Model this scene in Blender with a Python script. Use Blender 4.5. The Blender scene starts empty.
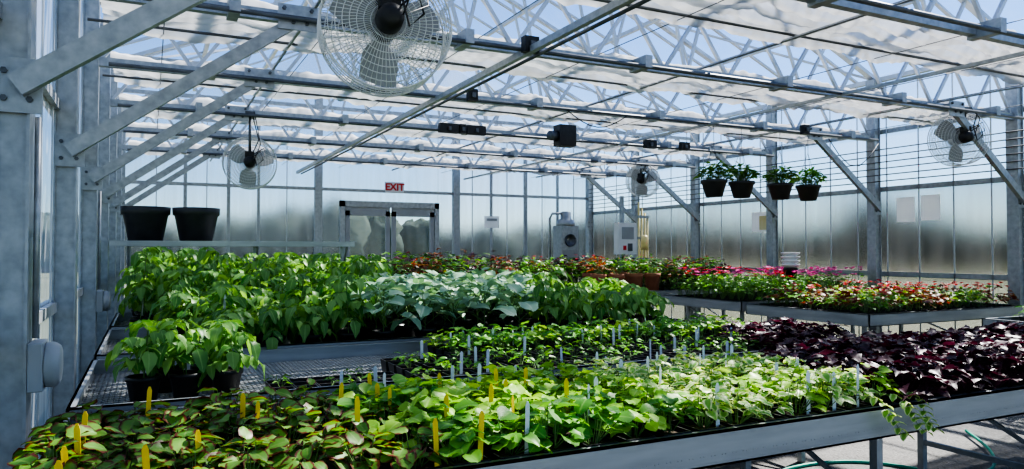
import bpy, math, random
import numpy as np
from mathutils import Vector, Matrix, noise
random.seed(7); rng=np.random.default_rng(7)
C=bpy.context.scene
def link(o,parent=None):
    C.collection.objects.link(o)
    if parent: o.parent=parent
    return o
# ------------------------------------------------------------ materials
def newmat(name):
    m=bpy.data.materials.new(name); m.use_nodes=True
    nt=m.node_tree; nt.nodes.clear()
    out=nt.nodes.new('ShaderNodeOutputMaterial'); return m,nt,out
def N(nt,t,**k):
    n=nt.nodes.new(t)
    for a,b in k.items(): setattr(n,a,b)
    return n
def ramp(nt,fac,stops):
    r=N(nt,'ShaderNodeValToRGB'); e=r.color_ramp.elements
    while len(e)<len(stops): e.new(.5)
    for i,(p,c) in enumerate(stops): e[i].position=p; e[i].color=(*c,1)
    nt.links.new(fac,r.inputs[0]); return r.outputs[0]
def simple(name,c1,c2=None,scale=8,rough=.5,metal=0,bump=0,stretch=(1,1,1)):
    m,nt,out=newmat(name); c2=c2 or tuple(x*.8 for x in c1)
    tc=N(nt,'ShaderNodeTexCoord'); mp=N(nt,'ShaderNodeMapping'); mp.inputs['Scale'].default_value=stretch
    no=N(nt,'ShaderNodeTexNoise'); no.inputs['Scale'].default_value=scale; no.inputs['Detail'].default_value=5
    nt.links.new(tc.outputs['Object'],mp.inputs[0]); nt.links.new(mp.outputs[0],no.inputs['Vector'])
    col=ramp(nt,no.outputs['Fac'],[(.3,c1),(.7,c2)])
    p=N(nt,'ShaderNodeBsdfPrincipled'); p.inputs['Roughness'].default_value=rough; p.inputs['Metallic'].default_value=metal
    nt.links.new(col,p.inputs['Base Color'])
    if bump:
        b=N(nt,'ShaderNodeBump'); b.inputs['Strength'].default_value=bump; b.inputs['Distance'].default_value=.02
        nt.links.new(no.outputs['Fac'],b.inputs['Height']); nt.links.new(b.outputs[0],p.inputs['Normal'])
    nt.links.new(p.outputs[0],out.inputs[0]); return m
M={}
M['galv']=simple('galvanised_steel',(.46,.48,.50),(.31,.33,.35),18,.42,.5)
M['galvd']=simple('galvanised_dark',(.16,.17,.19),(.10,.11,.12),10,.5,.5)
M['alu']=simple('aluminium',(.62,.64,.67),(.46,.48,.51),5,.38,.5,0,(1,1,.3))
M['rail']=simple('bench_rail_metal',(.44,.46,.48),(.30,.32,.34),6,.42,.6,0,(.3,.3,3))
M['white']=simple('white_paint',(.8,.8,.8),(.7,.71,.72),6,.4)
M['mesh']=simple('expanded_metal',(.45,.46,.47),(.33,.34,.35),20,.5,.5)
M['black']=simple('black_plastic',(.012,.012,.013),(.025,.025,.027),20,.45)
M['pot']=simple('nursery_pot_plastic',(.03,.032,.036),(.05,.052,.055),10,.5)
M['soil']=simple('potting_soil',(.035,.022,.014),(.09,.06,.04),60,.95,0,.5)
M['terra']=simple('terracotta',(.42,.17,.09),(.32,.13,.07),12,.8)
M['tagy']=simple('yellow_tag',(.95,.66,.03),(.9,.6,.02),5,.5)
M['tagw']=simple('white_tag',(.82,.84,.86),(.7,.74,.8),5,.5)
M['red']=simple('exit_red',(.7,.03,.03),(.6,.02,.02),5,.5)
M['yellow']=simple('yellow_pipe',(.65,.55,.22),(.75,.68,.4),5,.5)
M['hose']=simple('hose_green',(.02,.38,.25),(.02,.30,.2),5,.4)
M['elec']=simple('grey_plastic_box',(.38,.39,.40),(.32,.33,.34),5,.5)
M['tree']=simple('outside_foliage',(.02,.045,.035),(.06,.085,.06),1.5,.9,0,.6)
M['stem']=simple('plant_stem',(.10,.2,.05),(.16,.26,.08),20,.6)
M['stemp']=simple('plant_stem_purple',(.09,.02,.05),(.14,.03,.07),20,.6)
M['bark']=simple('bark',(.09,.07,.05),(.05,.04,.03),3,.9)
def translu(name,c,f):
    m,nt,out=newmat(name)
    no=N(nt,'ShaderNodeTexNoise'); no.inputs['Scale'].default_value=30
    col=ramp(nt,no.outputs['Fac'],[(.3,c),(.7,tuple(x*.97 for x in c))])
    d=N(nt,'ShaderNodeBsdfDiffuse'); t=N(nt,'ShaderNodeBsdfTranslucent'); a=N(nt,'ShaderNodeMixShader'); a.inputs[0].default_value=f
    nt.links.new(col,d.inputs[0]); nt.links.new(col,t.inputs[0]); nt.links.new(d.outputs[0],a.inputs[1]); nt.links.new(t.outputs[0],a.inputs[2])
    nt.links.new(a.outputs[0],out.inputs[0]); return m
M['paper']=translu('paper',(.98,.99,1),.35)
def floor_mat():
    m,nt,out=newmat('gravel_concrete')
    tc=N(nt,'ShaderNodeTexCoord')
    n1=N(nt,'ShaderNodeTexNoise'); n1.inputs['Scale'].default_value=1.2; n1.inputs['Detail'].default_value=8
    n2=N(nt,'ShaderNodeTexVoronoi'); n2.inputs['Scale'].default_value=60
    nt.links.new(tc.outputs['Object'],n1.inputs['Vector']); nt.links.new(tc.outputs['Object'],n2.inputs['Vector'])
    a=ramp(nt,n1.outputs['Fac'],[(.3,(.19,.18,.17)),(.7,(.33,.32,.30))])
    b=ramp(nt,n2.outputs['Distance'],[(.0,(1,1,1)),(.9,(.5,.5,.5))])
    mx=N(nt,'ShaderNodeMixRGB',blend_type='MULTIPLY'); mx.inputs[0].default_value=1
    nt.links.new(a,mx.inputs[1]); nt.links.new(b,mx.inputs[2])
    p=N(nt,'ShaderNodeBsdfPrincipled'); p.inputs['Roughness'].default_value=.9
    nt.links.new(mx.outputs[0],p.inputs['Base Color'])
    bu=N(nt,'ShaderNodeBump'); bu.inputs['Strength'].default_value=.5; bu.inputs['Distance'].default_value=.01
    nt.links.new(n2.outputs['Distance'],bu.inputs['Height']); nt.links.new(bu.outputs[0],p.inputs['Normal'])
    nt.links.new(p.outputs[0],out.inputs[0]); return m
M['floor']=floor_mat()
M['grass']=simple('outside_ground',(.14,.16,.08),(.26,.26,.17),.15,.95)
def glazing(name,tint,haze,hcol,gl=.08,rough=.15,var=.12,blur=0,clear=.3):
    m,nt,out=newmat(name)
    tr=N(nt,'ShaderNodeBsdfTransparent'); tr.inputs[0].default_value=(*tint,1)
    trs=tr.outputs[0]
    if blur:
        rf=N(nt,'ShaderNodeBsdfRefraction'); rf.inputs['Color'].default_value=(*[c**.5 for c in tint],1); rf.inputs['Roughness'].default_value=blur; rf.inputs['IOR'].default_value=1.45
        m0=N(nt,'ShaderNodeMixShader'); m0.inputs[0].default_value=clear
        nt.links.new(rf.outputs[0],m0.inputs[1]); nt.links.new(tr.outputs[0],m0.inputs[2]); trs=m0.outputs[0]
    tl=N(nt,'ShaderNodeBsdfTranslucent'); tl.inputs[0].default_value=(*hcol,1)
    df=N(nt,'ShaderNodeBsdfDiffuse'); df.inputs[0].default_value=(*hcol,1)
    m1=N(nt,'ShaderNodeMixShader'); m1.inputs[0].default_value=.35
    nt.links.new(tl.outputs[0],m1.inputs[1]); nt.links.new(df.outputs[0],m1.inputs[2])
    m2=N(nt,'ShaderNodeMixShader')
    tc=N(nt,'ShaderNodeTexCoord'); mp=N(nt,'ShaderNodeMapping')
    mp.inputs['Scale'].default_value=(6,6,.35)
    no=N(nt,'ShaderNodeTexNoise'); no.inputs['Scale'].default_value=1.5; no.inputs['Detail'].default_value=6
    nt.links.new(tc.outputs['Object'],mp.inputs[0]); nt.links.new(mp.outputs[0],no.inputs['Vector'])
    mr=N(nt,'ShaderNodeMapRange'); mr.inputs['From Min'].default_value=.3; mr.inputs['From Max'].default_value=.7
    mr.inputs['To Min'].default_value=max(0,haze-var); mr.inputs['To Max'].default_value=min(1,haze+var)
    nt.links.new(no.outputs['Fac'],mr.inputs['Value']); nt.links.new(mr.outputs[0],m2.inputs[0])
    nt.links.new(trs,m2.inputs[1]); nt.links.new(m1.outputs[0],m2.inputs[2])
    g=N(nt,'ShaderNodeBsdfGlossy'); g.inputs['Roughness'].default_value=rough
    m3=N(nt,'ShaderNodeMixShader'); m3.inputs[0].default_value=gl
    nt.links.new(m2.outputs[0],m3.inputs[1]); nt.links.new(g.outputs[0],m3.inputs[2])
    nt.links.new(m3.outputs[0],out.inputs[0]); return m
M['roofglass']=glazing('roof_glass',(.97,.98,1),.015,(.8,.85,.9),gl=.015,var=.015)
M['wallpc']=glazing('polycarbonate_clear',(.88,.9,.92),.16,(.55,.58,.6),var=.05,gl=.05)
M['wallpcB']=glazing('polycarbonate_twinwall',(.84,.86,.88),.10,(.6,.63,.65),var=.05,gl=.03,blur=.14,clear=.0)
M['wallpcL']=glazing('polycarbonate_left',(.88,.9,.92),.45,(.82,.83,.84))
M['wallpcR']=glazing('polycarbonate_frosted',(.54,.535,.52),.09,(.4,.39,.38),var=.05,gl=.03,blur=.17,clear=.0)
M['doorglass']=glazing('door_glass',(.84,.86,.86),.12,(.5,.52,.5),var=.05)
def fabric():
    m,nt,out=newmat('shade_cloth')
    tc=N(nt,'ShaderNodeTexCoord')
    no=N(nt,'ShaderNodeTexNoise'); no.inputs['Scale'].default_value=5; no.inputs['Detail'].default_value=6
    nt.links.new(tc.outputs['Object'],no.inputs['Vector'])
    c=ramp(nt,no.outputs['Fac'],[(.3,(.62,.62,.62)),(.7,(.84,.84,.84))])
    d=N(nt,'ShaderNodeBsdfDiffuse'); t=N(nt,'ShaderNodeBsdfTranslucent'); tr=N(nt,'ShaderNodeBsdfTransparent')
    nt.links.new(c,d.inputs[0]); nt.links.new(c,t.inputs[0])
    a=N(nt,'ShaderNodeMixShader'); a.inputs[0].default_value=.25
    nt.links.new(d.outputs[0],a.inputs[1]); nt.links.new(t.outputs[0],a.inputs[2])
    b=N(nt,'ShaderNodeMixShader'); b.inputs[0].default_value=.12
    nt.links.new(a.outputs[0],b.inputs[1]); nt.links.new(tr.outputs[0],b.inputs[2])
    nt.links.new(b.outputs[0],out.inputs[0]); return m
M['cloth']=fabric()
def leafmat(name,c1,c2,edge=None,ethr=(.7,.95),vein=None,trans=.4,tcol=None,rough=.42,spot=None):
    m,nt,out=newmat(name)
    at=N(nt,'ShaderNodeAttribute'); at.attribute_name='ld'
    sp=N(nt,'ShaderNodeSeparateXYZ'); nt.links.new(at.outputs['Vector'],sp.inputs[0])
    col=ramp(nt,sp.outputs[0],[(0,c1),(1,c2)])
    def mix(f,a,b):
        x=N(nt,'ShaderNodeMixRGB'); nt.links.new(f,x.inputs[0]); nt.links.new(a,x.inputs[1]); x.inputs[2].default_value=(*b,1); return x.outputs[0]
    def mr(v,a,b,c=0,d=1):
        x=N(nt,'ShaderNodeMapRange'); x.inputs['From Min'].default_value=a; x.inputs['From Max'].default_value=b
        x.inputs['To Min'].default_value=c; x.inputs['To Max'].default_value=d; nt.links.new(v,x.inputs['Value']); return x.outputs[0]
    if edge:
        tc=N(nt,'ShaderNodeTexCoord'); no=N(nt,'ShaderNodeTexNoise'); no.inputs['Scale'].default_value=45
        nt.links.new(tc.outputs['Object'],no.inputs['Vector'])
        ad=N(nt,'ShaderNodeMath',operation='MULTIPLY_ADD'); ad.inputs[1].default_value=.5; nt.links.new(no.outputs['Fac'],ad.inputs[0]); nt.links.new(sp.outputs[1],ad.inputs[2])
        col=mix(mr(ad.outputs[0],ethr[0]+.25,ethr[1]+.25),col,edge)
    if vein: col=mix(mr(sp.outputs[1],.0,.16,.7,0),col,vein)
    p=N(nt,'ShaderNodeBsdfPrincipled'); p.inputs['Roughness'].default_value=rough; p.inputs['Specular IOR Level'].default_value=.4
    nt.links.new(col,p.inputs['Base Color'])
    t=N(nt,'ShaderNodeBsdfTranslucent')
    g=N(nt,'ShaderNodeMixRGB',blend_type='MULTIPLY'); g.inputs[0].default_value=1; g.inputs[2].default_value=(*(tcol or (1.25,1.25,.5)),1)
    nt.links.new(col,g.inputs[1]); nt.links.new(g.outputs[0],t.inputs[0])
    x=N(nt,'ShaderNodeMixShader'); x.inputs[0].default_value=trans
    nt.links.new(p.outputs[0],x.inputs[1]); nt.links.new(t.outputs[0],x.inputs[2]); nt.links.new(x.outputs[0],out.inputs[0]); return m
L={}
L['bronze']=leafmat('bronze_edged_leaf',(.09,.24,.035),(.20,.40,.07),(.14,.03,.02),(.64,.86),(.26,.4,.1))
L['lime']=leafmat('lime_leaf',(.22,.47,.04),(.44,.68,.10),None,vein=(.5,.7,.2))
L['green']=leafmat('green_leaf',(.08,.27,.035),(.20,.46,.06),None,vein=(.28,.5,.12))
L['varie']=leafmat('variegated_leaf',(.16,.40,.05),(.32,.60,.12),(.78,.85,.48),(.45,.7))
L['purple']=leafmat('purple_leaf',(.030,.010,.018),(.085,.022,.045),None,vein=(.12,.04,.07),tcol=(1.6,.6,.9),trans=.3)
L['tomato']=leafmat('tomato_leaf',(.07,.22,.045),(.29,.51,.15),None,vein=(.32,.53,.18))
L['brass']=leafmat('brassica_leaf',(.20,.38,.23),(.40,.58,.41),None,vein=(.58,.7,.54),trans=.25,tcol=(1,1.1,.6))
L['coleus']=leafmat('coleus_leaf',(.16,.03,.03),(.3,.07,.04),(.22,.34,.06),(.7,.9),tcol=(1.4,.8,.5))
L['mixg']=leafmat('dark_green_leaf',(.04,.14,.025),(.12,.27,.045),None,vein=(.18,.3,.08))
L['redf']=leafmat('red_petal',(.62,.02,.04),(.8,.08,.1),None,tcol=(1.1,.8,.8))
L['pinkf']=leafmat('magenta_petal',(.75,.05,.36),(.85,.15,.5),None,tcol=(1.1,.8,1))
# ------------------------------------------------------------ mesh builder
class MB:
    def __init__(s): s.v=[]; s.f=[]; s.m=[]; s.mats=[]; s.sm=[]
    def mi(s,k):
        if k not in s.mats: s.mats.append(k)
        return s.mats.index(k)
    def add(s,vs,fs,k,smooth=False):
        b=len(s.v); s.v.extend(tuple(x) for x in vs); i=s.mi(k)
        for f in fs: s.f.append(tuple(b+j for j in f)); s.m.append(i); s.sm.append(smooth)
    def box(s,x0,x1,y0,y1,z0,z1,k):
        vs=[(x,y,z) for z in (z0,z1) for y in (y0,y1) for x in (x0,x1)]
        s.add(vs,[(0,2,3,1),(4,5,7,6),(0,1,5,4),(2,6,7,3),(0,4,6,2),(1,3,7,5)],k)
    def beam(s,p,q,w,h,k,up=(0,0,1)):
        p=Vector(p);q=Vector(q);d=(q-p).normalized();u=Vector(up)
        if abs(d.dot(u))>.98: u=Vector((0,1,0))
        a=d.cross(u).normalized();b=a.cross(d).normalized()
        vs=[c+a*(i*w/2)+b*(j*h/2) for c in (p,q) for i,j in ((-1,-1),(1,-1),(1,1),(-1,1))]
        s.add(vs,[(3,2,1,0),(4,5,6,7),(0,1,5,4),(1,2,6,5),(2,3,7,6),(3,0,4,7)],k)
    def tube(s,pts,r,k,n=8,closed=False):
        pts=[Vector(p) for p in pts]; vs=[]; m=len(pts)
        for i,p in enumerate(pts):
            if closed: d=pts[(i+1)%m]-pts[i-1]
            else: d=pts[min(i+1,m-1)]-pts[max(i-1,0)]
            d.normalize(); u=Vector((0,0,1)) if abs(d.z)<.9 else Vector((0,1,0))
            a=d.cross(u).normalized(); b=a.cross(d)
            rr=r[i] if isinstance(r,(list,tuple)) else r
            for j in range(n):
                t=2*math.pi*j/n; vs.append(p+a*math.cos(t)*rr+b*math.sin(t)*rr)
        fs=[]
        for i in range(m if closed else m-1):
            for j in range(n):
                fs.append((i*n+j,i*n+(j+1)%n,((i+1)%m)*n+(j+1)%n,((i+1)%m)*n+j))
        if not closed: fs+= [tuple(range(n-1,-1,-1)),tuple((m-1)*n+j for j in range(n))]
        s.add(vs,fs,k,True)
    def lathe(s,c,prof,k,n=24,axis='Z',smooth=True):
        vs=[]
        for r,z in prof:
            for j in range(n):
                t=2*math.pi*j/n; a,b=r*math.cos(t),r*math.sin(t)
                vs.append((c[0]+a,c[1]+b,c[2]+z) if axis=='Z' else ((c[0]+a,c[1]+z,c[2]+b) if axis=='Y' else (c[0]+z,c[1]+a,c[2]+b)))
        fs=[(i*n+j,i*n+(j+1)%n,(i+1)*n+(j+1)%n,(i+1)*n+j) for i in range(len(prof)-1) for j in range(n)]
        fs+= [tuple(range(n-1,-1,-1)),tuple((len(prof)-1)*n+j for j in range(n))]
        s.add(vs,fs,k,smooth)
    def obj(s,name,parent=None,bevel=0):
        me=bpy.data.meshes.new(name); me.from_pydata(s.v,[],s.f); 
        for k in s.mats: me.materials.append(M[k] if k in M else L[k])
        me.polygons.foreach_set('material_index',s.m); me.polygons.foreach_set('use_smooth',s.sm); me.update()
        o=bpy.data.objects.new(name,me); link(o,parent)
        if bevel:
            b=o.modifiers.new('bevel','BEVEL'); b.width=bevel; b.segments=2; b.limit_method='ANGLE'
        return o
# ------------------------------------------------------------ dimensions
XL,XR=-.52,9.4; YB=14.77; YF=-2.2; S=1.92
TY=[1.33-S+S*k for k in range(8)]
HC=3.1; EAVE=3.95; RIDGE=6.1; XM=(XL+XR)/2
BH=.85
b=MB(); b.box(XL-.1,XR+.1,YF,YB+.1,-.1,0,'floor'); b.obj('floor')
b=MB(); b.add([(-120,-80,-.12),(160,-80,-.12),(160,200,-.12),(-120,200,-.12)],[(0,1,2,3)],'grass'); b.obj('outside_ground')
def trees():
    b=MB(); R=random.Random(3)
    spots=[]
    for i in range(150):
        spots.append((-25+i*.65+R.uniform(-1,1),66+R.uniform(-6,8),R.uniform(2.8,4.6)+.8*math.sin(i*.13)))
    for i in range(120):
        spots.append((56+R.uniform(-5,6),-20+i*.72,R.uniform(2.8,4.6)+.8*math.sin(i*.17)))
    for i in range(40):
        spots.append((-30+R.uniform(-3,3),-10+i*1.8,R.uniform(3,6)))
    for x,y,h in spots:
        b.tube([(x,y,-.12),(x,y,h*.5)],.12,'bark',5)
        n=16;mm=11;vs=[]
        for i in range(mm+1):
            for j in range(n):
                t=math.pi*i/mm; p=2*math.pi*j/n
                d=Vector((math.sin(t)*math.cos(p),math.sin(t)*math.sin(p),math.cos(t)))
                r=1+.3*noise.noise(d*2.3+Vector((x,y,0)))+.3*noise.noise(d*7+Vector((x,y,0)))
                vs.append((x+d.x*r*h*.5,y+d.y*r*h*.5,h*.5+d.z*r*h*.5))
        b.add(vs,[(i*n+j,i*n+(j+1)%n,(i+1)*n+(j+1)%n,(i+1)*n+j) for i in range(mm) for j in range(n)],'tree',True)
    b.obj('outside_tree_line')
trees()
def column(x,y,side):
    b=MB(); w=.05
    b.box(x-w,x+w,y-.05,y+.05,0,EAVE,'galv')
    b.box(x-w-.01,x-w,y-.07,y+.07,0,EAVE,'galv'); b.box(x+w,x+w+.01,y-.07,y+.07,0,EAVE,'galv')
    b.box(x-.1,x+.1,y-.11,y+.11,0,.015,'galvd')
    s=side
    b.box(min(x-s*.05,x+s*.1),max(x-s*.05,x+s*.1),y-.082,y-.071,2.0,2.2,'galv')
    for zz in (2.05,2.15):
        for dx in (-.02,.06): b.lathe((x+s*dx,y-.082,zz),[(.012,0),(.012,-.012)],'galvd',6,'Y',False)
    b.obj('steel_column')
for y in TY+[YB-.08]:
    column(XL+.062,y,1); column(XR-.062,y,-1)
def truss(y):
    b=MB()
    b.beam((XL+.12,y,HC),(XR-.12,y,HC),.06,.075,'galv')
    top=HC+.52
    b.beam((XL+.12,y,top),(XR-.12,y,top),.05,.05,'galv')
    n=26; dx=(XR-XL-.24)/n
    for i in range(n):
        x0=XL+.12+i*dx; a,c=(HC,top) if i%2==0 else (top,HC)
        b.beam((x0,y,a),(x0+dx,y,c),.03,.03,'alu',(0,1,0))
    b.beam((XL,y,EAVE),(XM,y,RIDGE),.05,.09,'alu',(0,1,0)); b.beam((XR,y,EAVE),(XM,y,RIDGE),.05,.09,'alu',(0,1,0))
    for k in range(1,10):
        x=XL+(XR-XL)*k/10; zt=EAVE+(RIDGE-EAVE)*(1-abs(x-XM)/(XM-XL))
        x2=x+(.5 if x<XM else -.5)*(1 if k%2 else -1)
        b.beam((x2,y,top),(x,y,zt),.035,.035,'alu',(0,1,0))
    for xc,s in ((XL+.062,1),(XR-.062,-1)):
        b.beam((xc+s*.02,y-.112,2.09),(xc+s*1.36,y-.112,HC-.03),.05,.08,'galv')
        gx=xc+s*1.34
        b.box(gx-.13,gx+.13,y-.15,y-.14,HC-.12,HC+.05,'galv'); b.box(gx-.05,gx+.05,y-.14,y-.03,HC-.03,HC+.03,'galv')
        for ox,oz in ((-.09,.02),(.09,.02),(-.03,-.07),(.06,-.07)):
            b.lathe((gx+ox,y-.15,HC+oz),[(.014,0),(.014,-.014)],'galvd',6,'Y',False)
    b.tube([(XL+.2,y-.18,HC-.05),(XR-.2,y-.18,HC-.05)],.018,'galvd',6)
    for x in np.arange(XL+1,XR-.3,1.64):
        b.box(x-.035,x+.035,y-.2,y+.04,HC-.06,HC+.045,'galv')
    b.obj('roof_truss')
for y in TY: truss(y)
b=MB()
x=2.58
b.beam((x,YF,HC-.08),(x,YB-.1,HC-.08),.045,.05,'galv')
b.tube([(x+.08,YF,HC-.1),(x+.08,YB-.1,HC-.1)],.014,'galvd',6)
b.beam((6.12,YF,HC-.06),(6.12,YB-.1,HC-.06),.03,.03,'galv')
for x in (1.0,4.5,7.9): b.tube([(x,YF,HC+.06),(x,YB-.1,HC+.06)],.014,'galv',6)
b.obj('longitudinal_rail')
b=MB()
for y in (4.1,6.1,8.0): b.tube([(XL+.1,y,HC+.08),(XR-.1,y,HC+.08)],.012,'galvd',6)
b.tube([(XR-1.2+.2*t,6.9,HC-.1-.35*math.sin(math.pi*t/5)) for t in range(6)],.006,'black',5)
b.tube([(8.85+.06*math.cos(i*.7),5.3+.02*i/10,HC-.2+.09*math.sin(i*.7)) for i in range(40)],.005,'black',4)
b.tube([(4.1+.1*t,6.9,HC-.06-.16*math.sin(math.pi*t/8)) for t in range(9)],.006,'black',5)
b.obj('roof_conduit')
b=MB()
for x,y,w in ((3.42,8.95,.13),(3.80,8.95,.13),(3.6,8.93,.04),(6.6,8.95,.1),(2.58,5.12,.06),(7.2,8.9,.08),(2.9,6.98,.05),(7.6,7.0,.05)):
    b.box(x-w,x+w,y-.27,y-.2,HC-.1,HC+.02,'black'); b.box(x-.02,x+.02,y-.29,y-.27,HC-.07,HC-.02,'galvd')
b.box(5.0,5.26,8.6,8.78,HC-.17,HC+.12,'black'); b.lathe((4.88,8.7,HC-.03),[(.06,0),(.07,.04),(.07,.12)],'galvd',16,'X')
b.obj('curtain_drive_gearboxes')
b=MB()
for s,xe in ((1,XL),(-1,XR)):
    b.add([(xe,YF,EAVE+.06),(XM,YF,RIDGE+.06),(XM,YB,RIDGE+.06),(xe,YB,EAVE+.06)],[(0,1,2,3)],'roofglass')
b.obj('roof_glazing')
b=MB()
for xe in (XL,XR):
    yy=YF
    while yy<YB+.01:
        b.beam((xe,yy,EAVE+.03),(XM,yy,RIDGE+.03),.03,.05,'alu',(0,1,0)); yy+=.96
    for k in (0,.25,.5,.75,1):
        b.beam((xe+(XM-xe)*k,YF,EAVE+(RIDGE-EAVE)*k),(xe+(XM-xe)*k,YB,EAVE+(RIDGE-EAVE)*k),.06,.06,'alu')
for k in range(8):
    y0=TY[0]+k*S
    for xe in (XL,XR):
        b.beam((xe,y0,EAVE),((xe+XM)/2,min(y0+S,YB),(EAVE+RIDGE)/2),.03,.03,'alu')
        b.beam(((xe+XM)/2,min(y0+S,YB),(EAVE+RIDGE)/2),(XM,y0,RIDGE),.03,.03,'alu')
b.obj('roof_glazing_bars')
# shade cloth bundles
for y in TY:
    b=MB(); nx,ny=420,32; vs=[]
    for i in range(nx+1):
        x=XL+.2+(XR-XL-.4)*i/nx
        w=.88+.2*noise.noise(Vector((x*.8,y,0)))
        off=.08+.04*noise.noise(Vector((x*1.1,y,5)))
        sag=abs(math.sin(math.pi*(x-XL)/1.1))
        for j in range(ny+1):
            t=j/ny
            z=HC+.15-.06*sag*(1-abs(2*t-1)*.4)+.035*math.sin(t*2*math.pi*6+1.2*noise.noise(Vector((x*1.2,y,2))))+.02*noise.noise(Vector((x*3,t*2,y)))+.022*noise.noise(Vector((x*12,t*1.2,y)))
            if j<=2: z-=(.09+.04*noise.noise(Vector((x*5,y,1))))*(1-j*.33)
            if j>=ny-1: z-=.06
            vs.append((x,y+off+w*t,z))
    b.add(vs,[(i*(ny+1)+j,(i+1)*(ny+1)+j,(i+1)*(ny+1)+j+1,i*(ny+1)+j+1) for i in range(nx) for j in range(ny)],'cloth',True)
    b.obj('shade_cloth')
b=MB()
for x in np.arange(XL+.6,XR,1.1): b.tube([(x,YF,HC+.05),(x,YB-.1,HC+.05)],.004,'galvd',4)
b.obj('curtain_support_wires')
# ------------------------------------------------------------ walls
def side_wall(x,s,mlow,mhigh,thick=0):
    b=MB()
    if thick: b.box(x,x+thick,YF,YB,0,2.37,mlow)
    else: b.add([(x,YF,0),(x,YB,0),(x,YB,2.37),(x,YF,2.37)],[(0,1,2,3)],mlow)
    b.add([(x,YF,2.37),(x,YB,2.37),(x,YB,EAVE+.06),(x,YF,EAVE+.06)],[(0,1,2,3)],mhigh)
    for z in (.1,1.16,2.37,HC+.1,EAVE): b.box(min(x-s*.04,x-s*.012),max(x-s*.04,x-s*.012),YF,YB,z-.035,z+.035,'galv')
    for z in (1.16,2.37): b.box(min(x,x+s*.03),max(x,x+s*.03),YF,YB,z-.03,z+.03,'galv') if s>0 else b.box(x-.01,x-.001,YF,YB,z-.03,z+.03,'galv')
    y=YF
    while y<YB: 
        b.box(min(x+s*.001,x+s*.01),max(x+s*.001,x+s*.01),y-.008,y+.008,0,EAVE,'alu'); y+=.48
    return b
side_wall(XL,1,'wallpcL','wallpcL').obj('wall_left')
side_wall(XR,-1,'wallpcR','wallpc',.01).obj('wall_right')
b=MB()
for z in (2.47,2.56,2.65,2.74,2.83,2.92): b.tube([(XR-.15,YF,z),(XR-.15,YB-.2,z)],.008,'galvd',4)
b.obj('wall_right_tension_wires')
b=MB()
DX0,DX1=3.49,5.49
for a,c,z0,z1 in ((XL,DX0-.065,0,EAVE),(DX1+.065,XR,0,EAVE),(DX0-.06,DX1+.06,2.505,EAVE)):
    b.box(a,c,YB,YB+.01,z0,z1,'wallpcB')
b.add([(XL,YB,EAVE),(XR,YB,EAVE),(XM,YB,RIDGE)],[(0,1,2)],'wallpc')
for x,w in ((.58,.03),(1.33,.03),(1.87,.025),(3.0,.075),(5.95,.075),(6.8,.025),(7.66,.04),(8.5,.025)):
    b.box(x-w,x+w,YB-.1 if w>.05 else YB-.05,YB-.005,0,EAVE+.6 if w>.05 else EAVE,'galv')
for x in (0.1,.95,2.4,6.35,7.2,8.1,8.95): b.box(x-.008,x+.008,YB-.02,YB-.003,0,EAVE,'alu')
for z in (.1,1.1,2.72,3.3,EAVE):
    for a,c in (((XL,DX0-.07),(DX1+.07,XR)) if z<2.44 else ((XL,XR),)): b.box(a,c,YB-.06,YB-.01,z-.03,z+.03,'galv')
b.obj('wall_back')
b=MB()
b.box(DX0-.06,DX0+.04,YB-.09,YB,0,2.5,'galv'); b.box(DX1-.04,DX1+.06,YB-.09,YB,0,2.5,'galv'); b.box(DX0-.06,DX1+.06,YB-.09,YB,2.38,2.5,'galv')
for a,c in ((DX0+.05,4.47),(4.51,DX1-.05)):
    st=.09
    b.box(a,a+st,YB-.07,YB-.02,.02,2.3,'elec'); b.box(c-st,c,YB-.07,YB-.02,.02,2.3,'elec')
    b.box(a,c,YB-.07,YB-.02,.02,.3,'elec'); b.box(a,c,YB-.07,YB-.02,2.2,2.38,'elec'); b.box(a,c,YB-.07,YB-.02,1.0,1.1,'elec')
    b.add([(a,YB-.045,.2),(c,YB-.045,.2),(c,YB-.045,2.3),(a,YB-.045,2.3)],[(0,1,2,3)],'doorglass')
    b.tube([(a+.05,YB-.12,1.05),(c-.05,YB-.12,1.05)],.015,'galvd',8)
b.obj('door_1')
b=MB(); ex=bpy.data.objects.new('exit_sign',None); link(ex); ex.location=(4.55,YB-.1,2.8)
b.box(-.2,.2,-.03,.03,-.11,.11,'white'); b.obj('sign_body',ex,.008)
cu=bpy.data.curves.new('t','FONT'); cu.body='EXIT'; cu.size=.2; cu.extrude=.004; cu.align_x='CENTER'; cu.align_y='CENTER'; cu.offset=.006; cu.materials.append(M['red'])
t=bpy.data.objects.new('letters',cu); link(t,ex); t.rotation_euler=(math.pi/2,0,0); t.location=(0,-.036,0)
def paper(x,y,z,w,h,rot,green=False):
    b=MB()
    if rot: b.box(x-.006,x,y-w/2,y+w/2,z-h/2,z+h/2,'paper')
    else: b.box(x-w/2,x+w/2,y-.006,y,z-h/2,z+h/2,'paper')
    if green and rot: b.box(x-.009,x-.006,y-w*.4,y+w*.05,z-h*.4,z+h*.3,'yellow')
    if not rot:
        b.box(x-w*.35,x+w*.35,y-.009,y-.006,z+h*.1,z+h*.3,'elec')
    b.obj('notice_sheet')
paper(XR-.03,6.62,2.06,.27,.34,1); paper(XR-.03,6.26,2.07,.27,.34,1); paper(XR-.03,9.3,1.98,.4,.34,1,True); paper(6.8,YB-.06,2.12,.36,.26,0)
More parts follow.
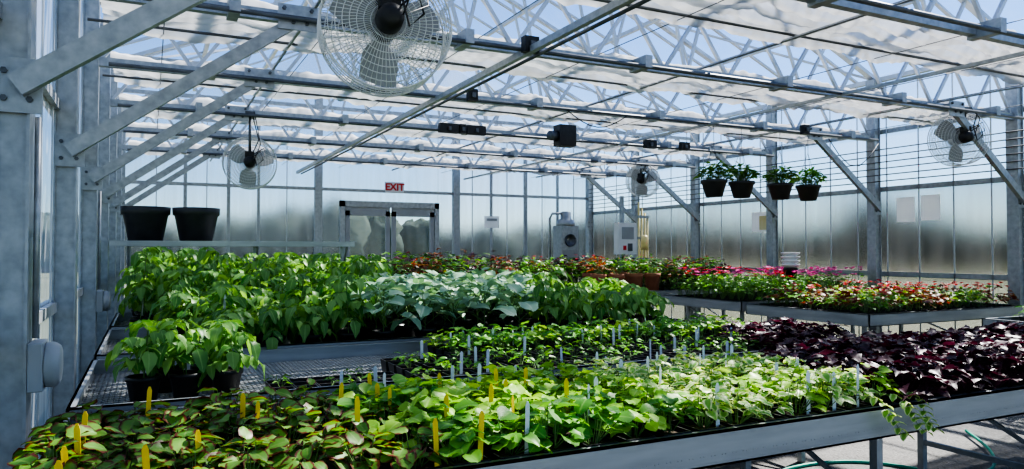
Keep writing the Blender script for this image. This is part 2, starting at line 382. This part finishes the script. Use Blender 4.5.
for y in (3.25,7.09):
    b=MB(); x=XL+.125
    z=1.07
    b.box(x,x+.05,y-.09,y+.07,z-.09,z+.09,'elec')
    b.lathe((x+.05,y-.01,z),[(.085,0),(.085,.03),(.07,.05),(.02,.055)],'elec',20,'X')
    b.obj('electrical_box',None,.006)
    b=MB(); b.tube([(x+.015,y+.0,z+.1),(x+.015,y+.0,2.0)],.011,'galv',8); b.obj('electrical_conduit')
# ------------------------------------------------------------ benches
ZT=BH-.08
def bench(x0,x1,y0,y1,name='greenhouse_bench',h=BH):
    b=MB(); r=.125; t=.012
    for yy,s in ((y0,1),(y1,-1)):
        b.box(x0,x1,min(yy,yy+s*t),max(yy,yy+s*t),h-r,h,'rail')
        b.box(x0,x1,min(yy,yy+s*.035),max(yy,yy+s*.035),h-r,h-r+.008,'rail'); b.box(x0,x1,min(yy,yy+s*.03),max(yy,yy+s*.03),h-.008,h,'rail')
    for xx,s in ((x0,1),(x1,-1)):
        b.box(min(xx,xx+s*t),max(xx,xx+s*t),y0,y1,h-r,h,'rail'); b.box(min(xx,xx+s*.03),max(xx,xx+s*.03),y0,y1,h-.008,h,'rail')
    W=x1-x0;D=y1-y0;zt=ZT-.004;p=.05
    k=-int(D/p)-1
    while k*p<W:
        for sg in (0,1):
            xa,xb=k*p,k*p+D*1.0
            a=max(0,xa);c=min(W,xb)
            if c-a>.01:
                ya,yb=(a-xa),(c-xa)
                if sg: ya,yb=D-ya,D-yb
                b.beam((x0+a,y0+ya,zt),(x0+c,y0+yb,zt),.006,.004,'mesh')
        k+=1
    n=max(2,int(W/.9)+1)
    for i in range(n):
        x=x0+.03+(W-.06)*i/(n-1); b.box(x-.015,x+.015,y0+t,y1-t,zt-.045,zt-.005,'galvd')
    nl=max(2,int(W/1.5)+1)
    for i in range(nl):
        x=x0+.25+(W-.5)*i/(nl-1)
        for y in (y0+.25,y1-.25):
            b.box(x-.02,x+.02,y-.02,y+.02,0,zt-.04,'galv')
        b.beam((x,y0+.25,.25),(x,y1-.25,.25),.03,.03,'galv'); b.beam((x,y0+.25,.3),(x,y1-.25,zt-.08),.02,.02,'galv')
    b.obj(name)
bench(-.3,6.3,2.03,3.35); bench(-.3,4.4,3.5,5.0); bench(-.3,4.4,5.2,6.85); bench(-.3,4.4,7.1,8.6); bench(-.3,5.0,9.3,10.6); bench(-.3,5.0,10.9,12.4)
bench(6.5,9.26,5.0,6.7); bench(6.67,9.26,6.95,8.5); bench(6.0,9.2,9.5,11.0); bench(5.6,9.2,11.5,12.7); bench(7.1,9.2,2.4,4.25)
# ------------------------------------------------------------ foliage engine
def template(prof,cols):
    us=np.linspace(-1,1,cols); V=[];A=[];F=[]
    for t,w in prof:
        for u in us:
            V.append((u*w*.5,t)); A.append((abs(u),t,u))
    r=len(prof)
    for i in range(r-1):
        for j in range(cols-1):
            a=i*cols+j; F.append((a,a+1,a+cols+1,a+cols))
    return np.array(V),np.array(A),np.array(F)
T={}
T['ovate']=template([(0,.05),(.12,.6),(.35,1),(.62,.85),(.85,.42),(1,.03)],3)
T['round']=template([(0,.25),(.08,.75),(.3,1),(.6,1.02),(.85,.75),(1,.2)],5)
T['broad']=template([(-.05,.3),(.1,.8),(.35,1),(.6,.92),(.82,.6),(1,.05)],5)
T['narrow']=template([(0,.08),(.25,.75),(.5,1),(.75,.7),(1,.03)],3)
T['lobed']=template([(-.15,.55),(.0,.95),(.2,.75),(.32,1.1),(.5,.6),(.75,.35),(1,.03)],5)
class Fol:
    def __init__(s): s.d={}; s.st=[]
    def leaf(s,tp,mat,pos,yaw,pitch,roll,Ln,W,curl=.3,fold=.25):
        s.d.setdefault((tp,mat),[]).append((*pos,yaw,pitch,roll,Ln,W,curl,fold,random.random()))
    def stem(s,p,q,r=.003,mat='stem'): s.st.append((p,q,r,mat))
    def obj(s,name,extra=None):
        Vs=[];Fs=[];As=[];Ms=[];mats=[];b=0
        for (tp,mat),rows in s.d.items():
            V,A,F=T[tp]; R=np.array(rows); m=len(R); nv=len(V)
            yaw,pit,rol,Ln,W,cu,fo,rn=[R[:,i] for i in range(3,11)]
            d=np.stack([np.cos(yaw)*np.cos(pit),np.sin(yaw)*np.cos(pit),np.sin(pit)],1)
            sd=np.stack([np.sin(yaw),-np.cos(yaw),0*yaw],1)
            nn=np.cross(sd,d)
            s2=sd*np.cos(rol)[:,None]+nn*np.sin(rol)[:,None]; n2=np.cross(s2,d)
            u=V[:,0][None,:]; t=V[:,1][None,:]; ua=A[:,0][None,:]; us=A[:,2][None,:]
            z=-cu[:,None]*t*t+fo[:,None]*np.abs(u)*1.0*(W/Ln)[:,None]
            z=z+.06*np.sin(us*7+t*9+rn[:,None]*30)*ua
            P=R[:,None,:3]+ (u*W[:,None])[...,None]*s2[:,None,:]+(t*Ln[:,None])[...,None]*d[:,None,:]+(z*Ln[:,None])[...,None]*n2[:,None,:]
            Vs.append(P.reshape(-1,3)); At=np.zeros((m,nv,3)); At[...,0]=rn[:,None]; At[...,1]=ua; At[...,2]=t; As.append(At.reshape(-1,3))
            f=(F[None]+ (np.arange(m)*nv)[:,None,None]+b).reshape(-1,4); Fs.append(f); b+=m*nv
            if mat not in mats: mats.append(mat)
            Ms.append(np.full(len(f),mats.index(mat)))
        if s.st:
            P=np.array([x[0] for x in s.st],float);Q=np.array([x[1] for x in s.st],float);r=np.array([x[2] for x in s.st])
            d=Q-P; d/=np.linalg.norm(d,axis=1)[:,None]+1e-9
            up=np.where((np.abs(d[:,2])>.9)[:,None],np.array([[1.,0,0]]),np.array([[0,0,1.]]))
            a=np.cross(d,up); a/=np.linalg.norm(a,axis=1)[:,None]; c=np.cross(a,d)
            ring=[a*math.cos(k*2.094)+c*math.sin(k*2.094) for k in range(3)]
            VV=np.stack([P+x*r[:,None] for x in ring]+[Q+x*r[:,None]*.7 for x in ring],1)
            m=len(P); Vs.append(VV.reshape(-1,3)); As.append(np.full((m*6,3),.4))
            F=np.array([(0,1,4,3),(1,2,5,4),(2,0,3,5)]); f=(F[None]+(np.arange(m)*6)[:,None,None]+b).reshape(-1,4); Fs.append(f)
            ml=[]
            for x in s.st:
                if x[3] not in mats: mats.append(x[3])
                ml+= [mats.index(x[3])]*3
            Ms.append(np.array(ml))
        V=np.concatenate(Vs);F=np.concatenate(Fs);A=np.concatenate(As);MI=np.concatenate(Ms)
        V[:,0]=np.clip(V[:,0],XL+.03,XR-.04)
        me=bpy.data.meshes.new(name); me.vertices.add(len(V)); me.vertices.foreach_set('co',V.ravel().astype(np.float32))
        me.loops.add(len(F)*4); me.loops.foreach_set('vertex_index',F.ravel().astype(np.int32))
        me.polygons.add(len(F)); me.polygons.foreach_set('loop_start',(np.arange(len(F))*4).astype(np.int32))
        me.polygons.foreach_set('loop_total',np.full(len(F),4,np.int32))
        for k in mats: me.materials.append(L[k] if k in L else M[k])
        me.polygons.foreach_set('material_index',MI.astype(np.int32)); me.polygons.foreach_set('use_smooth',np.ones(len(F),bool))
        me.update(calc_edges=True)
        at=me.attributes.new('ld','FLOAT_VECTOR','POINT'); at.data.foreach_set('vector',A.ravel().astype(np.float32))
        o=bpy.data.objects.new(name,me); link(o); return o
U=random.uniform
def mound(f,x,y,z,h,r,n,tp,mat,Ln,asp=.8,pmin=-.2,pmax=.7,stemm='stem'):
    for i in range(n):
        a=U(0,6.283); q=math.sqrt(U(0,1)); hh=h*(1-.55*q*q)*U(.55,1)
        px,py,pz=x+r*q*math.cos(a),y+r*q*math.sin(a),z+hh
        l=Ln*U(.65,1.2)
        f.leaf(tp,mat,(px,py,pz),a+U(-.7,.7),U(pmin,pmax)*(1.1-q),U(-.5,.5),l,l*asp*U(.85,1.15),U(.1,.5),U(0,.35))
        if i%2==0: f.stem((x+.2*r*math.cos(a),y+.2*r*math.sin(a),z),(px,py,pz),.0025,stemm)
def tomato(f,x,y,z,h,mat='tomato',n=9,ll=.075,sp=.2):
    lean=(U(-.05,.05),U(-.05,.05)); f.stem((x,y,z),(x+lean[0],y+lean[1],z+h*.92),.005)
    g=U(0,6)
    for i in range(n):
        t=.22+.75*i/(n-1); a=g+i*2.4+U(-.3,.3); bx,by,bz=x+lean[0]*t,y+lean[1]*t,z+h*t*.92
        pl=sp*U(.75,1.15)*(1-.45*abs(t-.5)); p0=U(.25,.8)
        pts=[(bx,by,bz)]; k=4; pp=p0
        for j in range(k):
            q=pts[-1]; pts.append((q[0]+math.cos(a)*math.cos(pp)*pl/k,q[1]+math.sin(a)*math.cos(pp)*pl/k,q[2]+math.sin(pp)*pl/k)); f.stem(q,pts[-1],.0022); pp-=.33
        for j in range(1,k+1):
            q=pts[j]
            if j<k:
                for s in (-1,1): 
                    l=ll*U(.7,1.1); f.leaf('ovate',mat,q,a+s*U(.9,1.3),pp+U(.2,.7),U(-.4,.4),l,l*.6,U(.2,.6),.3)
            else:
                l=ll*U(1,1.4); f.leaf('ovate',mat,q,a,pp+.2,U(-.3,.3),l,l*.62,U(.3,.7),.3)
def brassica(f,x,y,z,h,mat='brass'):
    g=U(0,6); n=random.randint(8,11)
    for i in range(n):
        a=g+i*2.4; t=i/n; pl=.16*(1-.4*t)*U(.8,1.2); p0=.5+.8*t; bz=z+h*(.15+.5*t)
        q=(x+math.cos(a)*math.cos(p0)*pl,y+math.sin(a)*math.cos(p0)*pl,bz+math.sin(p0)*pl)
        f.stem((x,y,bz-.02),q,.004); l=U(.13,.2)*(1-.3*t)
        f.leaf('round',mat,q,a,p0*.45+U(-.4,.3),U(-.4,.4),l,l*.9,U(.2,.6),U(.1,.5))
    f.stem((x,y,z),(x,y,z+h*.65),.005)
def sqpot(b,x,y,z,w,h,soil=True):
    a=w/2;c=a*.8;i=a-.006
    vs=[(x+sx*c,y+sy*c,z) for sx,sy in ((-1,-1),(1,-1),(1,1),(-1,1))]+[(x+sx*a,y+sy*a,z+h) for sx,sy in ((-1,-1),(1,-1),(1,1),(-1,1))]
    vs+=[(x+sx*i,y+sy*i,z+h) for sx,sy in ((-1,-1),(1,-1),(1,1),(-1,1))]+[(x+sx*i,y+sy*i,z+h-.015) for sx,sy in ((-1,-1),(1,-1),(1,1),(-1,1))]
    fs=[(3,2,1,0)]
    for o in (0,4,8):
        for k in range(4): fs.append((o+k,o+(k+1)%4,o+4+(k+1)%4,o+4+k))
    b.add(vs,fs,'black'); b.add(vs[12:],[(0,1,2,3)],'soil')
def rpot(b,x,y,z,r,h,k='black',n=14):
    b.lathe((x,y,z),[(r*.72,0),(r*.95,h*.82),(r*1.03,h*.83),(r*1.03,h),(r*.93,h),(r*.92,h*.88)],k,n)
    b.lathe((x,y,z),[(r*.915,h*.86),(r*.91,h*.885)],'soil',n,smooth=False)
def tag(b,x,y,z,h,k):
    a=U(-.6,.6); w=.0085; t=U(-.015,.015); dx,dy=math.cos(a)*w,math.sin(a)*w
    vs=[(x-dx,y-dy,z),(x+dx,y+dy,z),(x+dx+t,y+dy+t,z+h*.93),(x+dx*.4+t,y+dy*.4+t,z+h),(x-dx*.4+t,y-dy*.4+t,z+h),(x-dx+t,y-dy+t,z+h*.93)]
    o=(-math.sin(a)*.0015,math.cos(a)*.0015)
    vs2=[(p[0]+o[0],p[1]+o[1],p[2]) for p in vs]
    b.add(vs+vs2,[(5,4,3,2,1,0),(6,7,8,9,10,11)]+[(i,(i+1)%6,6+(i+1)%6,6+i) for i in range(6)],k)
# ---------------- bench 1 (front)
fb,fl,fv,fp=Fol(),Fol(),Fol(),Fol(); pots=MB(); ty=MB(); tw=MB(); f2=Fol()
x=-.22
while x<6.2:
    for r in range(8):
        y=2.12+r*.155; px,py=x+U(-.02,.02),y+U(-.015,.015)
        if r>=6 and x<.55: continue
        sqpot(pots,x,y,ZT,.125,.085)
        zz=ZT+.075
        e=px+U(-.12,.12)
        e2=px-(py-2.1)*.15+U(-.06,.06)
        if r>=6:
            if e2>3.05:
                if r==6: mound(fp,px,py,zz,.14,.12,34,'lobed','purple',.08,.85,stemm='stemp')
            elif random.random()<.6: mound(f2,px,py,zz,U(.04,.09),.045,9,'ovate','mixg',.045,.6)
            if random.random()<.3 and e2<2.9: tag(tw,px+.03,py,zz-.02,U(.13,.16),'tagw')
            continue
        sc=U(.8,1.12)
        if e<.7: mound(fb,px,py,zz,.135*sc,.08,26,'round','bronze',.062,.85)
        elif e2<1.72:
            mound(fl,px,py,zz,.15*sc,.085,28,'round','lime' if random.random()<.68 else 'green',.062,.95)
        elif e2<2.85: mound(fv,px,py,zz,.16*sc,.09,34,'broad','varie' if random.random()<.85 else 'lime',.055,.7)
        else: 
            if r%2==0: mound(fp,px,py,zz,U(.14,.21),.14,50,'lobed','purple',.08,.8,stemm='stemp')
        if random.random()<.42 and e<1.45: tag(ty,px+.05,py-.05,zz-.02,U(.17,.2),'tagy')
        elif random.random()<.28 and 1.0<e2<2.7: tag(tw,px+.04,py-.03,zz-.02,U(.175,.205),'tagw')
    x+=.158
for k in range(3):
    px=2.62+k*.12; q=(px,2.08,BH+.05)
    for j in range(8):
        q2=(q[0]+U(.0,.03),q[1]-(.03 if j<3 else .004),q[2]-(.0 if j<2 else .025)); fv.stem(q,q2,.002)
        for s in (-1,1): fv.leaf('broad','varie',q2,-1.57+s*1.1,U(-.4,.3),0,.045,.03)
        q=q2
fb.obj('bronze_geranium_plants'); fl.obj('lime_begonia_plants'); fv.obj('variegated_plectranthus_plants'); fp.obj('purple_sweet_potato_vines')
pots.obj('black_nursery_pots'); 
# ---------------- bench 2
f=Fol(); pots=MB(); fp=Fol()
x=1.3
while x<4.35:
    for r in range(9):
        y=3.6+r*.155
        if r==8 or (r>=5 and x<1.7): continue
        sqpot(pots,x,y,ZT,.115,.08); zz=ZT+.07
        if x>3.65 and r<4:
            if r%2==0: mound(fp,x,y,zz,.16,.13,38,'lobed','purple',.08,.85,stemm='stemp')
        elif r>=5: mound(f,x+U(-.02,.02),y,zz,U(.11,.16),.075,20,'broad','green' if random.random()<.6 else 'lime',.055,.75)
        elif random.random()<.7: mound(f2,x+U(-.02,.02),y,zz,U(.04,.09),.045,9,'ovate','green' if random.random()<.5 else 'mixg',.045,.6)
        if random.random()<.25 and x<3.7: tag(tw,x+.03,y,zz-.02,U(.12,.15),'tagw')
    x+=.155
for i in range(6):
    for j in range(3):
        sqpot(pots,.58+i*.11,3.6+j*.11,ZT,.105,.07)
        if random.random()<.25: mound(f2,.58+i*.11,3.6+j*.11,ZT+.06,.06,.035,6,'ovate','mixg',.04,.6)
f.obj('potted_bedding_plants'); f2.obj('seedling_plugs'); fp.obj('purple_sweet_potato_vines')
ty.obj('yellow_plant_labels'); 
g=Fol()
for px,py in ((-.02,3.98),(.17,4.0),(.36,4.02),(.08,4.2),(.28,4.22)):
    rpot(pots,px,py,ZT,.08,.12); tomato(g,px,py,ZT+.1,.27,n=9,ll=.085,sp=.165)
pots.obj('black_nursery_pots'); g.obj('tomato_plants')
# ---------------- benches 3..6
for bi,(y0,y1,x1) in enumerate(((5.2,6.85,4.3),(7.1,8.6,4.3),(9.3,10.6,4.9),(10.9,12.4,4.9))):
    y=y0+.14; sp=.275; g=Fol(); pots=MB(); fbz=Fol(); fd=Fol(); tw2=MB()
    while y<y1-.08:
        x=-.05
        while x<x1:
            px,py=x+U(-.03,.03),y+U(-.03,.03)
            if y0==5.2 and ((x<.3 and y<5.9) or x<.0): x+=sp; continue
            rpot(pots,px,py,ZT,.085,.13,n=12); zz=ZT+.11
            if px<1.35+ (py-5.2)*.35+U(-.1,.1) : tomato(g,px,py,zz,(.36 if y0<6 else .50)+(.08 if (px<.6 and y0>6) else 0)+U(-.14,.12),ll=.098,sp=.2)
            elif px<2.9+(py-5.2)*.4 and y0<9: brassica(fbz,px,py,zz,.36+U(-.08,.1))
            elif y0<9: tomato(g,px,py,zz,(.40 if px<3.5 else .32)+U(-.12,.1),n=8,ll=.10)
            elif px>2.6: mound(fd,px,py,zz,.58+U(-.08,.06),.17,44,'ovate',random.choice(['purple','coleus','mixg','mixg']),.11,.55)
            else: tomato(g,px,py,zz,.5+U(-.05,.06),n=7,ll=.09)
            if random.random()<.05: tag(tw2,px,py,zz,.3,'tagw')
            x+=sp
        y+=sp
    g.obj('tomato_plants'); pots.obj('black_round_pots')
    if fbz.d: fbz.obj('brassica_plants')
    if fd.d: fd.obj('mixed_coleus_plants')
    if tw2.v: tw2.obj('white_plant_labels')
tw.obj('white_plant_labels')
# ---------------- right benches
def flowers(f,x,y,z,h,r,n,mat,sz=.035):
    for i in range(n):
        a=U(0,6.28);q=math.sqrt(U(0,1))*r;c=(x+q*math.cos(a),y+q*math.sin(a),z+h*U(.8,1.12))
        f.stem((c[0],c[1],c[2]-.06),c,.002)
        for k in range(5): f.leaf('round',mat,c,k*1.257+a,U(.2,.7),0,sz,sz*.9,.2,.1)
for (x0,x1,y0,y1) in ((6.58,9.2,5.08,6.65),(6.75,9.2,7.05,8.45),(7.2,9.1,2.5,4.2),(7.75,9.1,9.6,10.9),(5.7,9.1,11.6,12.65)):
    y=y0+.08; fr=Fol(); pots=MB()
    while y<y1:
        x=x0+.08
        while x<x1:
            if y0<3 and (x<7.6 or random.random()<.5): x+=.17; continue
            sqpot(pots,x,y,ZT,.12,.085); zz=ZT+.07
            if y0>5 and y0<6:
                if random.random()<.45: mound(fr,x,y,zz,.22,.10,18,'round','coleus',.07,.9)
                else: mound(fr,x,y,zz,.22,.09,18,'ovate','lime' if random.random()<.4 else 'green',.065,.7)
                if random.random()<.35: flowers(fr,x,y,zz,.24,.08,3,'redf',.035)
            elif y0>7 and y0<8:
                mound(fr,x,y,zz,.34,.1,22,'ovate','green',.075,.6)
                if random.random()<.55: flowers(fr,x,y,zz,.37,.09,4,random.choice(['redf','redf','pinkf']) if x<7.9 else 'pinkf',.042)
            elif y0<3: mound(fr,x,y,zz,.14,.1,14,'ovate','green',.07,.6)
            else:
                mound(fr,x,y,zz,.50+U(-.08,.1),.15,30,'ovate',random.choice(['mixg','coleus','green','purple']),.11,.5)
                if random.random()<.12: flowers(fr,x,y,zz,.5,.09,4,'redf',.04)
            x+=.17
        y+=.17
    fr.obj('red_begonia_plants' if 5<y0<8 else 'mixed_flowering_plants'); pots.obj('black_nursery_pots')
for i,(x,y) in enumerate(((6.35,9.72),(6.68,9.7),(7.05,9.72),(7.42,9.75),(6.5,10.2),(7.2,10.3))):
    b=MB(); rpot(b,x,y,ZT,.13,.35,'terra',20); o=b.obj('terracotta_pot')
    f=Fol(); mound(f,x,y,ZT+.31,.34,.15,46,'narrow',['coleus','mixg','green','mixg','coleus','mixg'][i],.13,.35,-.1,1.0); o2=f.obj('foliage'); o2.parent=o
b=MB(); pr=[]
for k in range(4): pr+=[(.08,k*.055),(.13,k*.055+.035),(.13,k*.055+.05),(.08,k*.055+.052)]
b.lathe((8.25,7.62,1.25),pr,'white',24); rpot(b,8.25,7.62,ZT,.11,.24); rpot(b,8.25,7.62,ZT+.24,.1,.235); b.obj('white_saucer_stack')
# ---------------- shelf with black planters
b=MB(); sy=8.95; sz=1.6
b.box(-.38,2.2,sy-.28,sy-.26,sz-.06,sz,'rail'); b.box(-.38,2.2,sy+.26,sy+.28,sz-.06,sz,'rail'); b.box(-.38,2.2,sy-.26,sy+.26,sz-.02,sz-.005,'galv')
b.box(2.18,2.2,sy-.26,sy+.26,sz-.06,sz,'rail')
for x in (-.2,1.1,2.12):
    b.box(x-.02,x+.02,sy-.02,sy+.02,0,sz-.02,'galv'); b.beam((x,sy-.02,sz-.3),(x,sy-.25,sz-.05),.02,.02,'galv')
b.obj('high_shelf')
for x in (-.04,.47):
    b=MB(); b.lathe((x,sy,sz),[(.17,0),(.225,.28),(.245,.29),(.25,.37),(.235,.37),(.215,.28),(.16,.03)],'pot',32); b.obj('black_planter_pot')
# ---------------- fans
def fan(x,y,z,r=.3,rot=0,tilt=0,hang=HC):
    e=bpy.data.objects.new('circulation_fan',None); link(e); e.location=(x,y,z); e.rotation_euler=(tilt,0,rot)
    b=MB(); dp=.09
    for side in (-1,1):
        def P(q,t):
            w=side*(dp+.045*(1-(q/r)**2)) if q<r else side*dp
            return (q*math.cos(t),w,q*math.sin(t))
        for k in range(9):
            q=.05+(r-.05)*k/8
            b.tube([P(q,2*math.pi*j/40) for j in range(40)],.0022 if k<8 else .005,'white',4,True)
        for k in range(72):
            t=2*math.pi*k/72; b.tube([P(.05,t),P(r*.5,t+.1),P(r,t+.16)],.0019,'white',3)
        b.lathe((0,side*(dp+.047),0),[(.055,0),(.05,side*.008)],'white',20,'Y')
    for w in (-.045,0,.045): b.tube([(r*math.cos(2*math.pi*j/40),w,r*math.sin(2*math.pi*j/40)) for j in range(40)],.003,'white',4,True)
    for k in range(30):
        t=2*math.pi*k/30; b.tube([(r*math.cos(t),-dp,r*math.sin(t)),(r*math.cos(t),dp,r*math.sin(t))],.002,'white',3)
    b.obj('wire_cage',e)
    b=MB()
    b.lathe((0,-.24,0),[(.03,0),(.06,.02),(.065,.1),(.065,.24),(.05,.27)],'black',20,'Y')
    b.box(-.05,.05,-.18,-.04,.05,.12,'black'); b.obj('motor',e)
    b=MB()
    for k in range(3):
        a=k*math.pi*2/3+.4; vs=[]
        for i in range(7):
            q=.05+(r*.88-.05)*i/6; wd=.05+.075*math.sin(min(1,i/5)*math.pi*.62)
            for j in range(5):
                s=(j/4-.5); t=a+s*wd/q*1.6 if q>.1 else a+s*wd/.1*1.4
                vs.append((q*math.cos(t),.035*s*2+.02,q*math.sin(t)))
        b.add(vs,[(i*5+j,i*5+j+1,(i+1)*5+j+1,(i+1)*5+j) for i in range(6) for j in range(4)],'elec',True)
    b.obj('blades',e)
    b=MB(); hz=hang-z
    b.tube([(0,-.14,.07),(0,-.14,hz)],.016,'galvd',8); b.box(-.05,.05,-.2,.05,hz-.05,hz-.0,'galvd')
    b.tube([(.03,-.15,.05),(.12,-.22,.12),(.15,-.22,.02),(.08,-.24,-.05),(.04,-.24,.1),(.1,-.2,.25),(.02,-.17,hz)],.006,'black',6)
    b.tube([(.03,-.15,.08),(.16,-.2,.16),(.17,-.22,.06),(.05,-.24,.0),(.12,-.22,.2),(.05,-.18,hz)],.005,'black',6)
    b.obj('hanger',e)
fan(1.01,3.42,2.57,.31,-.15); fan(1.05,9.05,2.52,.3,-.15); fan(8.3,5.2,2.77,.3,-.55); fan(8.15,10.98,2.78,.3,-.9)
# ---------------- hanging baskets
for x in (6.36,6.82,7.50,8.02):
    y=7.09; z=2.17; r=.16
    b=MB(); b.lathe((x,y,z),[(r*.65,0),(r*.95,.17),(r*1.05,.175),(r*1.05,.21),(r*.95,.21),(r*.9,.18)],'pot',20)
    for k in range(3):
        t=k*2.094+.4; b.tube([(x+r*math.cos(t),y+r*math.sin(t),z+.2),(x,y,z+.65)],.003,'galvd',4)
    b.tube([(x,y,z+.65),(x,y,HC-.03)],.004,'galvd',4); o=b.obj('hanging_basket')
    f=Fol(); mound(f,x,y,z+.18,.27,.18,150,'ovate','mixg' if x<7.6 else 'green',.085,.55,-.6,1.1); o2=f.obj('foliage'); o2.parent=o
# ---------------- equipment
b=MB(); cx,cy=7.75,13.1
b.box(cx-.2,cx+.2,cy-.18,cy+.18,1.3,2.0,'galv'); b.lathe((cx,cy,2.0),[(.2,0),(.2,.05),(.17,.12),(.11,.15),(.11,.28),(.08,.3)],'galv',24)
b.lathe((cx,cy-.18,1.7),[(.13,0),(.13,-.03),(.11,-.03),(.11,-.01)],'galvd',24,'Y')
for dx in (-.17,.17):
    for dy in (-.14,.14): b.box(cx+dx-.02,cx+dx+.02,cy+dy-.02,cy+dy+.02,0,1.31,'galvd')
b.tube([(cx-.38,cy,.0),(cx-.38,cy,2.15),(cx-.32,cy,2.25),(cx-.09,cy,2.26)],.025,'galv',8)
b.box(cx-.18,cx+.18,cy-.185,cy-.18,1.35,1.5,'elec'); b.obj('unit_heater')
b=MB(); cx,cy=7.85,11.2
b.box(cx-.03,cx+.03,cy,cy+.06,0,2.5,'galv'); b.box(cx-.2,cx+.2,cy-.16,cy,1.42,2.0,'white'); b.box(cx-.13,cx+.13,cy-.168,cy-.16,1.7,1.92,'elec'); b.box(cx-.1,cx-.04,cy-.172,cy-.16,1.5,1.58,'red'); b.box(cx+.0,cx+.1,cy-.168,cy-.16,1.48,1.62,'galvd')
b.obj('control_box')
b=MB(); cx,cy=8.25,11.25
for k,dx in enumerate((0,.07,.14,.2)): b.tube([(cx+dx,cy,0),(cx+dx,cy,2.4-.1*k)],.02,'yellow',8)
for z in (1.3,1.7,2.1): b.box(cx-.03,cx+.23,cy-.02,cy+.02,z,z+.05,'galv')
b.lathe((cx+.1,cy-.05,1.5),[(.07,0),(.07,.24),(.03,.28)],'yellow',14); b.obj('irrigation_manifold')
b=MB(); pts=[]
for i in range(60):
    t=i/59; pts.append((3.6+3.2*t+.25*math.sin(t*9),3.2+.45*math.sin(t*6.5+1),.013))
b.tube(pts,.012,'hose',6)
pts=[(4.2+1.6*t+.2*math.cos(t*7),2.7+.8*t+.2*math.sin(t*8),.035) for t in [i/40 for i in range(41)]]
b.tube(pts,.012,'hose',6); b.obj('garden_hose')
# ------------------------------------------------------------ world / light
w=bpy.data.worlds.new('sky'); C.world=w; w.use_nodes=True; nt=w.node_tree; nt.nodes.clear()
sk=N(nt,'ShaderNodeTexSky'); sk.sky_type='NISHITA'; sk.sun_disc=False; sk.sun_elevation=math.radians(47); sk.sun_rotation=math.radians(75); sk.ozone_density=4; sk.dust_density=0; sk.air_density=1
tc=N(nt,'ShaderNodeTexCoord'); no=N(nt,'ShaderNodeTexNoise'); no.inputs['Scale'].default_value=3.2; no.inputs['Detail'].default_value=8; no.inputs['Roughness'].default_value=.6
nt.links.new(tc.outputs['Generated'],no.inputs['Vector'])
cf=ramp(nt,no.outputs['Fac'],[(.56,(0,0,0)),(.78,(.6,.6,.6))])
hs=N(nt,'ShaderNodeMixRGB',blend_type='MULTIPLY'); hs.inputs[0].default_value=1; hs.inputs[2].default_value=(.76,.92,1.12,1); nt.links.new(sk.outputs[0],hs.inputs[1])
mx=N(nt,'ShaderNodeMixRGB'); nt.links.new(cf,mx.inputs[0]); nt.links.new(hs.outputs[0],mx.inputs[1]); mx.inputs[2].default_value=(7,7.3,7.8,1)
bg=N(nt,'ShaderNodeBackground'); bg.inputs[1].default_value=.16; wo=N(nt,'ShaderNodeOutputWorld')
nt.links.new(mx.outputs[0],bg.inputs[0]); nt.links.new(bg.outputs[0],wo.inputs[0])
sl=bpy.data.lights.new('sun','SUN'); sl.energy=9.5; sl.angle=math.radians(.8); sl.color=(1,.97,.91)
so=bpy.data.objects.new('sun',sl); link(so)
so.rotation_euler=Vector((.70,.22,.80)).to_track_quat('Z','Y').to_euler()
cd=bpy.data.cameras.new('camera'); cd.sensor_width=36; cd.lens=730/1024*36; cd.clip_start=.05; cd.clip_end=500
co=bpy.data.objects.new('camera',cd); link(co); co.location=(0,0,1.5); co.rotation_euler=(math.radians(91.217),0,math.radians(-26.4)); C.camera=co
C.view_settings.view_transform='AgX'; C.view_settings.exposure=.35
try: C.view_settings.look='AgX - High Contrast'
except Exception as e: print(e)
